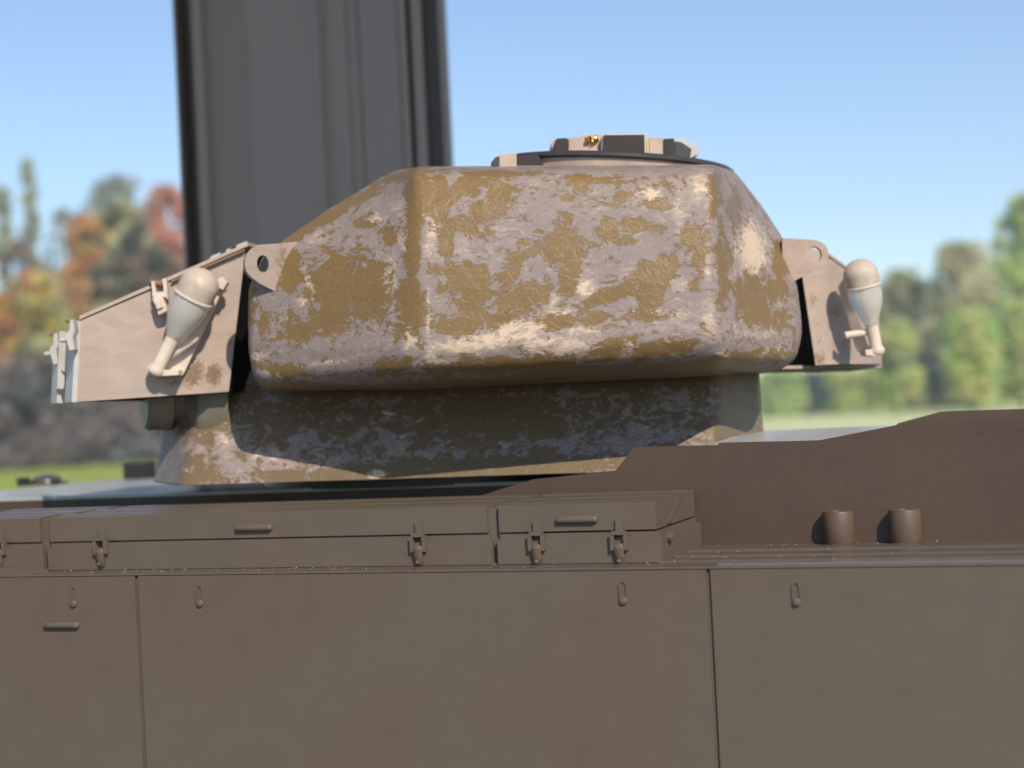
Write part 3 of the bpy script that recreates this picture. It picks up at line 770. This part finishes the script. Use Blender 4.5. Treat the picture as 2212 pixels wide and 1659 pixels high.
# ---- bulb-shaped lamps on sloping mounting plates
def lamp(tip, foot, Y, rad, off, dome_f, prof_px, mat_low, par, label, mount, tab):
    k = Y/F
    a = at(*tip, Y)+Vector((0, -off, 0)); b = at(*foot, Y)+Vector((0, -off*.55, 0))
    ax = (b-a); L = ax.length; ax.normalize()
    def lt(pr, name, mat, parent):
        bm = bmesh.new(); lathe(bm, [(r*k, h*L) for r, h in pr], a, ax, 40); return tmesh(name, bm, mat, parent)
    bm = bmesh.new(); hold = None
    # mounting plate
    bm = bmesh.new(); mp = [at(x, y, Y)+Vector((0, -.0035, 0)) for x, y in mount]
    prism(bm, mp, (0, .0045, 0)); mo = tmesh('lamp', bm, M_CAST, par, .0012); mo['label'] = label
    dome = [(rad*sin(pi/2*t), dome_f*(1-cos(pi/2*t))) for t in [i/12 for i in range(13)]]
    dome[0] = (.3, 0)
    d = lt(dome+[(rad*.99, dome_f+.10)], 'dome', M_DOME, mo)
    h0 = dome_f+.10
    lt([(rad*.99, h0), (rad*1.05, h0+.006), (rad*1.05, h0+.022), (rad*.97, h0+.03)], 'band', M_CAST, mo)
    lt([(rad*.97, h0+.03)]+prof_px, 'lens', mat_low, mo)
    e = prof_px[-1]
    lt([(e[0]*.92, e[1]-.01), (e[0]*.98, e[1]+.02), (e[0]*.9, .93), (e[0]*1.1, .95), (e[0]*1.2, .975), (e[0]*1.1, 1.0), (.5, 1.01)], 'stem', M_CAST, mo)
    # tab and foot
    if tab:
        bm = bmesh.new(); prism(bm, [at(x, y, Y)+Vector((0, -.011, 0)) for x, y in tab], (0, .010, 0)); tmesh('tab', bm, M_CAST, mo, .0012)
    return mo, a, ax, L
l1, a, ax, L = lamp((463, 590), (345, 806), 1.352, 42, .031, .155, [(41, .33), (40, .40), (36, .47), (29, .54), (20, .61), (15, .655)], M_RESIN, boxl,
     'tilted bulb-shaped cast lamp on the left box', [(482, 612), (494, 624), (476, 640), (402, 800), (395, 812), (340, 813), (326, 795), (352, 775)], [(473, 606), (486, 600), (496, 612), (487, 628), (478, 624)])
bm = bmesh.new()
o = [(329, 792), (336, 790), (348, 800), (396, 800), (396, 811), (344, 814), (330, 806)]
prism(bm, [at(x, y, 1.352)+Vector((0, -.019, 0)) for x, y in o], (0, .018, 0)); tmesh('foot', bm, M_CAST, l1, .0015)
bm = bmesh.new(); lathe(bm, [(6*.0004, -.012), (8*.0004, -.006), (9*.0004, .012), (5*.0004, .016)], at(402, 752, 1.352)+Vector((0, -.012, 0)), (.75, 0, .5), 12); tmesh('side_knob', bm, M_CAST, l1)

# ---- right side box
r_tl, r_fold_t, r_tr = at(1722, 520, 1.40), at(1787, 551, 1.405), at(1896, 632, 1.475)
r_bl, r_fold_b, r_br = at(1762, 789, 1.40), at(1800, 787, 1.405), at(1905, 786, 1.475)
bk = Vector((.0, .15, 0))
bm = bmesh.new()
ps = [r_tl, r_fold_t, r_tr, r_br, r_fold_b, r_bl]
ps_i = [p+Vector((0, .004, 0)) for p in ps]
V, _ = tobm(bm, ps_i+[p+bk for p in ps_i], [(0, 1, 4, 5), (1, 2, 3, 4), (6, 11, 10, 7), (7, 10, 9, 8), (0, 6, 7, 1), (1, 7, 8, 2), (2, 8, 9, 3), (3, 9, 10, 4), (4, 10, 11, 5), (5, 11, 6, 0)])
boxr = tmesh('side_box', bm, M_VOID); stain(boxr, []); boxr['label'] = 'short beige side box at the right of the turret'
panel('bottom_panel', [at(1690, 790, 1.404), at(1905, 787, 1.476), at(1905, 787, 1.476)+bk, at(1690, 790, 1.404)+bk], .003, M_PLATE, boxr, 0)
# bent front sheet
NS = 36; vs, fs = [], []
for j in range(NS+1):
    f = j/NS
    for i in range(NS+1):
        g = i/NS
        if g < .4: t_ = r_tl.lerp(r_fold_t, g/.4); b_ = r_bl.lerp(r_fold_b, g/.4)
        else: t_ = r_fold_t.lerp(r_tr, (g-.4)/.6); b_ = r_fold_b.lerp(r_br, (g-.4)/.6)
        vs.append(t_.lerp(b_, f))
W1 = NS+1
for _ in range(6):
    vs = [vs[k] if k % W1 in (0, NS) else vs[k-1]*.25+vs[k]*.5+vs[k+1]*.25 for k in range(len(vs))]
fs = [(j*W1+i, j*W1+W1+i, j*W1+W1+i+1, j*W1+i+1) for j in range(NS) for i in range(NS)]
nv = len(vs); vs2 = vs+[v+Vector((0, .0028, 0)) for v in vs]
fs2 = fs+[tuple(x+nv for x in f)[::-1] for f in fs]
rim = [i for i in range(W1)]+[j*W1+NS for j in range(1, W1)]+[NS*W1+i for i in range(NS-1, -1, -1)]+[j*W1 for j in range(NS-1, 0, -1)]
fs2 += [(rim[i], rim[(i+1) % len(rim)], rim[(i+1) % len(rim)]+nv, rim[i]+nv) for i in range(len(rim))]
fr = mesh('front_panel', vs2, fs2, M_PLATE, boxr, True); fr.data.set_sharp_from_angle(angle=R(40))
stain(fr, [(1758, 648, 10, 16, 0, .95), (1763, 700, 12, 40, 0, .55), (1767, 738, 13, 14, 0, .75), (1771, 776, 14, 18, 0, 1.1), (1830, 650, 10, 60, -12, .4), (1796, 610, 6, 50, 0, .35), (1835, 730, 8, 50, -12, .35), (1815, 670, 7, 12, 0, .45), (1827, 742, 7, 13, 0, .45)])
bm = bmesh.new(); u0, u1 = at(1785, 549, 1.402), at(1897, 629, 1.472)
hexa(bm, (u0+lo*.8, u1+lo*.8, u1, u0), [p+bk for p in (u0+lo*.8, u1+lo*.8, u1, u0)])
lid2 = tmesh('box_lid', bm, M_PLATE, boxr, .0006); stain(lid2, [])
l2, a, ax, L = lamp((1838, 566), (1888, 764), 1.402, 37, .026, .175, [(36, .37), (35, .43), (31, .50), (24, .58), (17, .65), (13.5, .70)], M_RESIN, boxr,
     'upright bulb-shaped cast lamp on the right box', [(1810, 620), (1822, 600), (1836, 640), (1872, 745), (1896, 752), (1897, 768), (1862, 769), (1848, 750)], None)
bm = bmesh.new()
prism(bm, [at(x, y, 1.402)+Vector((0, -.019, 0)) for x, y in [(1860, 757), (1880, 756), (1896, 752), (1897, 766), (1880, 771), (1860, 769)]], (0, .018, 0)); tmesh('foot', bm, M_CAST, l2, .0015)
bm = bmesh.new(); lathe(bm, [(9*.0004, -.012), (8*.0004, .006), (4*.0004, .014)], at(1848, 722, 1.40)+Vector((0, -.012, 0)), (.9, 0, .1), 12); tmesh('side_knob', bm, M_CAST, l2)
bm = bmesh.new()
prism(bm, [at(x, y, 1.402)+Vector((0, -.02, 0)) for x, y in [(1868, 632), (1886, 618), (1888, 632), (1872, 642)]], (0, .012, 0)); tmesh('tab', bm, M_CAST, l2, .0015)
for (x, y) in ((1812, 671), (1828, 742)):
    bm = bmesh.new(); c = at(x, y, 1.4075)
    pts = [c+Vector((5.5*.00042*cos(t_)-.08*12*.00042*sin(t_), -.0012, 13*.00042*sin(t_))) for t_ in [2*pi*i/16 for i in range(16)]]
    prism(bm, pts, (0, .003, 0)); o = tmesh('rivet', bm, M_LUGR, boxr, .0006); stain(o, [])

# oval filler patch on the right facet
# ---- cupola
cc = at(1322, 369, 1.40); ry_ = 1.40/F
axis = Vector((.095, -.036, 1)).normalized()
bm = bmesh.new(); lathe(bm, [(.1065, -.05), (.1065, -.002)], cc, axis, 72); cup = tmesh('cupola', bm, M_TANRING)
bm = bmesh.new(); lathe(bm, [(.10, -.0015), (.1085, -.0015), (.1105, -.0003), (.1105, .002), (.1085, .0035), (.098, .0038)], cc, axis, 96); tmesh('cupola_plate', bm, M_CUP, cup)
def vblock(pts, Y, d, name, mat, par, bev=.0015):
    bm = bmesh.new(); prism(bm, [at(x, y, Y) for x, y in pts], (0, d, 0)); return tmesh(name, bm, mat, par, bev)
def rect(x0, x1, y0, y1, sl=.012): return [(x0, y0-(x0-1320)*0), (x1, y0), (x1+.5, y1), (x0+.5, y1)]
# middle vision block
vb = vblock([(1300, 292), (1304, 288), (1391, 287), (1396, 291), (1396, 345), (1300, 345)], 1.315, .035, 'vision_block', M_WHITE, cup)
vblock([(1304, 292), (1392, 291), (1393, 345), (1304, 345)], 1.312, .008, 'glass', M_GLASSB, vb, .001)
vblock([(1396, 297), (1402, 299), (1403, 345), (1397, 345)], 1.317, .02, 'side_cheek', M_BRASS, vb, .0006)
# left group
vb = vblock([(1228, 298), (1258, 296), (1262, 345), (1229, 345)], 1.325, .03, 'vision_block', M_CREAM, cup)
vblock([(1199, 304), (1204, 299), (1224, 298), (1229, 303), (1229, 345), (1199, 345)], 1.322, .03, 'glass', M_GLASSB, vb, .002)
vblock([(1189, 312), (1194, 304), (1202, 300), (1202, 328), (1194, 328)], 1.33, .03, 'side_cheek', M_CREAM, vb, .001)
vb2 = vblock([(1254, 294), (1262, 291), (1299, 291), (1299, 345), (1258, 345)], 1.335, .025, 'periscope_housing', M_CREAM, cup)
for x, y, r_ in ((1267, 305, 4), (1276, 303, 4), (1284, 306, 3.6), (1290, 302, 3), (1279, 313, 3.4)):
    bm = bmesh.new(); lathe(bm, [(r_*ry_, -.004), (r_*ry_*.9, .006), (r_*.4*ry_, .008)], at(x, y, 1.333), (random.uniform(-.3, .3), -1, .3), 8); tmesh('brass_screw', bm, M_BRASS, vb2)
for x in (1266, 1283):
    vblock([(x-9, 322), (x-5, 317), (x+5, 317), (x+8, 322), (x+8, 345), (x-9, 345)], 1.32, .012, 'screw_pad', M_CREAM, vb2, .0015)
# right group
vb = vblock([(1403, 298), (1410, 296), (1430, 297), (1434, 302), (1434, 345), (1404, 345)], 1.322, .03, 'vision_block', M_CREAM, cup)
vblock([(1434, 300), (1456, 299), (1460, 345), (1434, 345)], 1.320, .03, 'glass', M_GLASSB, vb, .0015)
vblock([(1455, 299), (1474, 299), (1500, 311), (1514, 325), (1508, 333), (1494, 340), (1458, 345)], 1.335, .03, 'hood', M_WHITE, vb, .0012)
vblock([(1458, 305), (1472, 307), (1494, 322), (1490, 345), (1459, 345)], 1.333, .006, 'pane', M_CUP, vb, .0008)
# small pieces to the left on the turret top
vb = vblock([(1068, 340), (1080, 333), (1114, 331), (1116, 331), (1116, 380), (1066, 380)], 1.30, .03, 'roof_sight', M_CREAM, TUR)
vblock([(1065, 346), (1070, 340), (1079, 337), (1079, 380), (1066, 380)], 1.296, .02, 'glass', M_CUP, vb, .0008)
vblock([(1112, 341), (1140, 334), (1158, 331), (1163, 335), (1173, 352), (1173, 380), (1112, 380)], 1.31, .03, 'roof_bracket', M_GLASSB, TUR)

# ------------------------------------------------------------------ window mullion behind
PY = 2.25
def PX(px): return at(px, 200, PY).x
pr = [(379, .10), (380, .004), (386, .0), (388, .075), (418, .075), (420, .0), (424, -.001), (441, .002), (443, .024), (446, .027), (532, .027), (534, .0262), (538, .0262), (540, .027), (692, .0262), (697, .022), (712, .036), (716, .037), (748, .037), (752, .044), (772, .046), (778, .040), (862, .040), (866, .034), (880, .036), (882, .075), (891, .075), (893, .034), (915, .036), (919, .11), (948, .11), (951, .040), (964, .046), (966, .052), (967, .12)]
bm = bmesh.new()
prism(bm, [(PX(x), PY+d, 0) for x, d in pr], (0, 0, 4.2)); bevel(bm, .0012, 2, 25)
mull = from_bm('window_mullion', bm, M_POST, None, True, None, 50)
tag(mull, 'broad dark grey stepped metal window post rising behind the turret', 'window post')

# ------------------------------------------------------------------ trees
def leaf_mat(name, spread=.5):
    m, t, b = newmat(name)
    a = N(t, 'ShaderNodeAttribute', attribute_name='tint')
    t.links.new(a.outputs['Color'], b.inputs['Base Color']); b.inputs['Roughness'].default_value = .6
    b.inputs['Specular IOR Level'].default_value = .25
    b.inputs['Subsurface Weight'].default_value = 0
    tr = N(t, 'ShaderNodeBsdfTranslucent'); t.links.new(a.outputs['Color'], tr.inputs[0])
    mx = N(t, 'ShaderNodeMixShader'); mx.inputs[0].default_value = .45
    out = t.nodes['Material Output']
    t.links.new(b.outputs[0], mx.inputs[1]); t.links.new(tr.outputs[0], mx.inputs[2]); t.links.new(mx.outputs[0], out.inputs[0])
    return m
M_LEAF = leaf_mat('leaves'); M_BARK = mat_plain('bark', (.12, .09, .07), .9)
def tree(name, label, cat, px, ytop, wpx, Y, cols, n=2600, leaf=.45, shape='round', low=.12, group=None, seed=1, dens=1.0, trunk=True):
    rs = random.Random(seed); k = Y/F
    top = at(px, ytop, Y); X = top.x; H = top.z; Wd = wpx*k/2
    r_ = root(name, (X, Y, 0), 0, label, cat, group)
    vs, fs, cl = [], [], []
    # clumps
    C = []
    nc = 80 if shape != 'column' else 60
    for i in range(nc):
        h = low+(1-low)*rs.random()
        if shape == 'round': wr = sqrt(max(.02, 1-((h-low)/(1-low)*1.9-.9)**2)) if h > .2 else .8
        elif shape == 'column': wr = min(1, 1.4*(1-h)+.25)*min(1, .5+h)
        else: wr = 1.0
        a = rs.uniform(0, 2*pi); d = sqrt(rs.random())*Wd*wr*.92
        cr_ = (Wd*.34 if shape != 'column' else Wd*.6)*rs.uniform(.55, 1.2)
        zz = h*H; zz = min(zz, H-cr_*.7)
        C.append((Vector((cos(a)*d, sin(a)*d*.8, max(zz, cr_*.5))), cr_, rs.choice(cols), rs.uniform(.65, 1.25)))
    for i in range(int(n*dens*1.7)):
        c, cr_, co, br = rs.choice(C)
        d = Vector((rs.gauss(0, 1), rs.gauss(0, 1), rs.gauss(0, 1))).normalized()*cr_*(rs.random()**.4)
        p = c+d; s = leaf*rs.uniform(.6, 1.5)
        if p.z < .05: p.z = .05+rs.random()*.3
        u = Vector((rs.gauss(0, 1), rs.gauss(0, 1), rs.gauss(0, 1))).normalized(); v = u.orthogonal().normalized()*s*.6; u = u*s
        b_ = len(vs); vs += [p-u*.5, p+v*.5, p+u*.5, p-v*.5]; fs.append((b_, b_+1, b_+2, b_+3))
        j = br*rs.uniform(.75, 1.25); j *= 1.9; cl.append((min(co[0]*j, .7), min(co[1]*j, .7), min(co[2]*j, .7), 1))
    me = bpy.data.meshes.new('crown'); me.from_pydata([tuple(v) for v in vs], [], fs); me.materials.append(M_LEAF)
    at_ = me.attributes.new('tint', 'FLOAT_COLOR', 'FACE'); at_.data.foreach_set('color', [x for c in cl for x in c])
    mkobj('crown', me, r_)
    # trunk with limbs
    bm = bmesh.new(); tr = max(.07, H*.02)
    def limb(p, q, r0, r1): 
        d = q-p; lathe(bm, [(r0, 0), (r1, d.length)], p, d, 7)
    if trunk:
        limb(Vector((0, 0, -.1)), Vector((0, 0, H*.55)), tr, tr*.5)
        for c in rs.sample(C, 9): 
            s = Vector((0, 0, H*rs.uniform(.12, .5))); limb(s, c[0], tr*.4, tr*.12)
        from_bm('trunk', bm, M_BARK, r_, True, None, 60)
    else: bm.free()
    return r_
OR = [(.42,.20,.09),(.38,.21,.09),(.45,.25,.11)]; RED = [(.42,.18,.13),(.38,.19,.14),(.46,.24,.17)]
YEL = [(.36,.28,.06),(.30,.26,.06),(.40,.27,.08)]; DKG = [(.08,.095,.06),(.10,.105,.06),(.14,.115,.07)]
OLV = [(.32,.32,.18),(.36,.33,.19),(.28,.30,.16)]; GRN = [(.29,.38,.14),(.33,.41,.15),(.24,.34,.12)]
PAL = [(.24,.27,.14),(.28,.30,.14),(.22,.24,.13)]; GRB = [(.13,.115,.11),(.16,.135,.13),(.10,.11,.11),(.15,.125,.10)]
YG = [(.34,.40,.11),(.40,.42,.13),(.28,.36,.10)]
tree('poplar_tree', 'tall narrow pale poplar, the taller of two against the sky at left', 'tree', 60, 345, 46, 170, PAL, 1000, .9, 'column', group='pale poplars', seed=1)
tree('poplar_tree', 'pale poplar cut by the left picture edge, shorter than its neighbour', 'tree', 4, 408, 48, 172, PAL, 1000, .9, 'column', group='pale poplars', seed=2)
tree('distant_tree', 'thin grey green tree rising behind the orange autumn trees', 'tree', 255, 385, 210, 150, [(.16,.19,.15),(.19,.2,.16)], 1000, 1.0, seed=3, dens=.8)
tree('distant_tree', 'small hazy grey green tree between poplar and autumn trees', 'tree', 130, 450, 110, 150, [(.16,.19,.15),(.19,.2,.16)], 500, .9, seed=4)
tree('autumn_tree', 'red orange autumn tree touching the dark window post', 'tree', 365, 398, 150, 96, RED, 2600, .55, seed=5)
tree('autumn_tree', 'orange and gold autumn tree left of the dark green one', 'tree', 190, 470, 170, 90, OR+YEL+OR, 2600, .5, seed=6)
tree('dark_tree', 'dark olive tree between the orange and the red autumn trees', 'tree', 262, 440, 150, 84, DKG+OLV+DKG, 2600, .5, seed=7)
tree('dark_tree', 'dark green tree in front of the red autumn tree by the post', 'tree', 335, 540, 150, 80, DKG+[(.15,.11,.07)], 2600, .5, seed=8)
tree('yellow_shrub', 'yellow green shrub under the orange tree near the left edge', 'shrub', 85, 590, 130, 76, YEL+OLV+OR[:1], 2200, .45, seed=9)
tree('yellow_shrub', 'golden orange shrub cut by the left picture edge', 'shrub', 5, 640, 110, 77, YEL+OR, 1800, .45, seed=10)
tree('bare_tree', 'nearly bare dark-twigged tree at the left edge below the poplars', 'tree', 30, 520, 130, 92, [(.12,.07,.06),(.2,.14,.06)], 380, .5, seed=11)
for i, (px, yt, wd, lab) in enumerate(((20, 775, 190, 'grey brown leafless hedge shrub at the left picture edge'), (150, 765, 200, 'grey brown hedge shrub below the left side box tip'), (290, 780, 200, 'grey brown hedge shrub beside the turret collar'), (420, 790, 180, 'grey brown hedge shrub mostly hidden behind the turret collar'))):
    tree('hedge_shrub', lab, 'shrub', px, yt, wd, 70+i, GRB, 2400, .42, 'block', .0, 'grey hedge shrubs on the left', seed=20+i)
tree('green_tree', 'tall bright green tree cut by the right picture edge', 'tree', 2215, 420, 170, 112, GRN+GRN+YG[:1], 2600, .55, seed=31)
tree('olive_tree', 'broad olive brown tree left of the tall green tree', 'tree', 2070, 528, 190, 125, OLV+[(.25,.22,.11),(.22,.22,.1)], 2600, .6, seed=32)
tree('olive_tree', 'lower pale olive tree nearest the right side box', 'tree', 1945, 585, 150, 130, [(.2,.22,.1),(.24,.26,.1),(.22,.2,.1)], 2200, .6, seed=33)
tree('round_bush', 'round bright green bush in front of the olive trees', 'bush', 2088, 668, 130, 95, YG+GRN, 2400, .45, seed=34)
tree('round_bush', 'pale yellow green bush behind the right lamp', 'bush', 1925, 690, 130, 110, PAL+YG, 1800, .5, seed=35)
tree('round_bush', 'bright green bush cut by the right edge', 'bush', 2200, 650, 120, 99, GRN+YG, 1800, .45, seed=39)
for i, (px, yt, wd, cc_, lab) in enumerate(((1690, 800, 90, GRN, 'low green bush right beside the collar'), (1748, 806, 70, [(.05,.09,.06)], 'low dark green bush between two bright ones'), (1815, 800, 100, GRN+YG, 'low bright green bush under the right side box'), (1905, 805, 100, YG, 'low yellow green bush right of the right side box'), (2010, 800, 80, [(.05,.07,.05)]+GRN[:1], 'low dark bush below the round bright bush'), (2110, 810, 140, GRN, 'low green bush near the right edge'), (2230, 800, 110, GRN+YG, 'low bush cut by the right picture edge'))):
    tree('low_bush', lab, 'bush', px, yt, wd, 120+i*2, cc_, 1100, .5, 'block', .0, 'low bushes along the lawn', seed=40+i, trunk=False)
for i, (px, yt, wd, lab) in enumerate(((1720, 830, 330, 'long pale hedge far behind the low bushes right of the collar'), (2080, 800, 420, 'long pale hedge far behind the olive trees'))):
    tree('far_hedge', lab, 'hedge', px, yt, wd, 165+i*6, PAL, 2200, .9, 'block', .0, seed=60+i, trunk=False)
tree('far_tree', 'pale hazy tree filling the gap behind the olive trees', 'tree', 2010, 640, 300, 175, PAL, 2600, 1.0, seed=64)
tree('far_tree', 'pale hazy tree behind the bright green right edge tree', 'tree', 2160, 560, 160, 178, PAL+GRN, 2000, 1.0, seed=65)
tree('autumn_tree', 'golden brown tree filling the gap behind orange and dark trees', 'tree', 250, 520, 330, 112, YEL+OR+DKG, 3000, .7, seed=66)
# ------------------------------------------------------------------ autumn haze over the park
mh = bpy.data.materials.new('pale air'); mh.use_nodes = True
th = mh.node_tree; th.nodes.clear(); oh_ = th.nodes.new('ShaderNodeOutputMaterial'); pv = th.nodes.new('ShaderNodeVolumePrincipled')
pv.inputs['Color'].default_value = (.86, .93, 1, 1); pv.inputs['Density'].default_value = .0014
th.links.new(pv.outputs[0], oh_.inputs['Volume'])
bm = bmesh.new(); box(bm, -270, 270, -270, 270, -1.2, 36)
tag(from_bm('haze', bm, mh), kind='stuff')
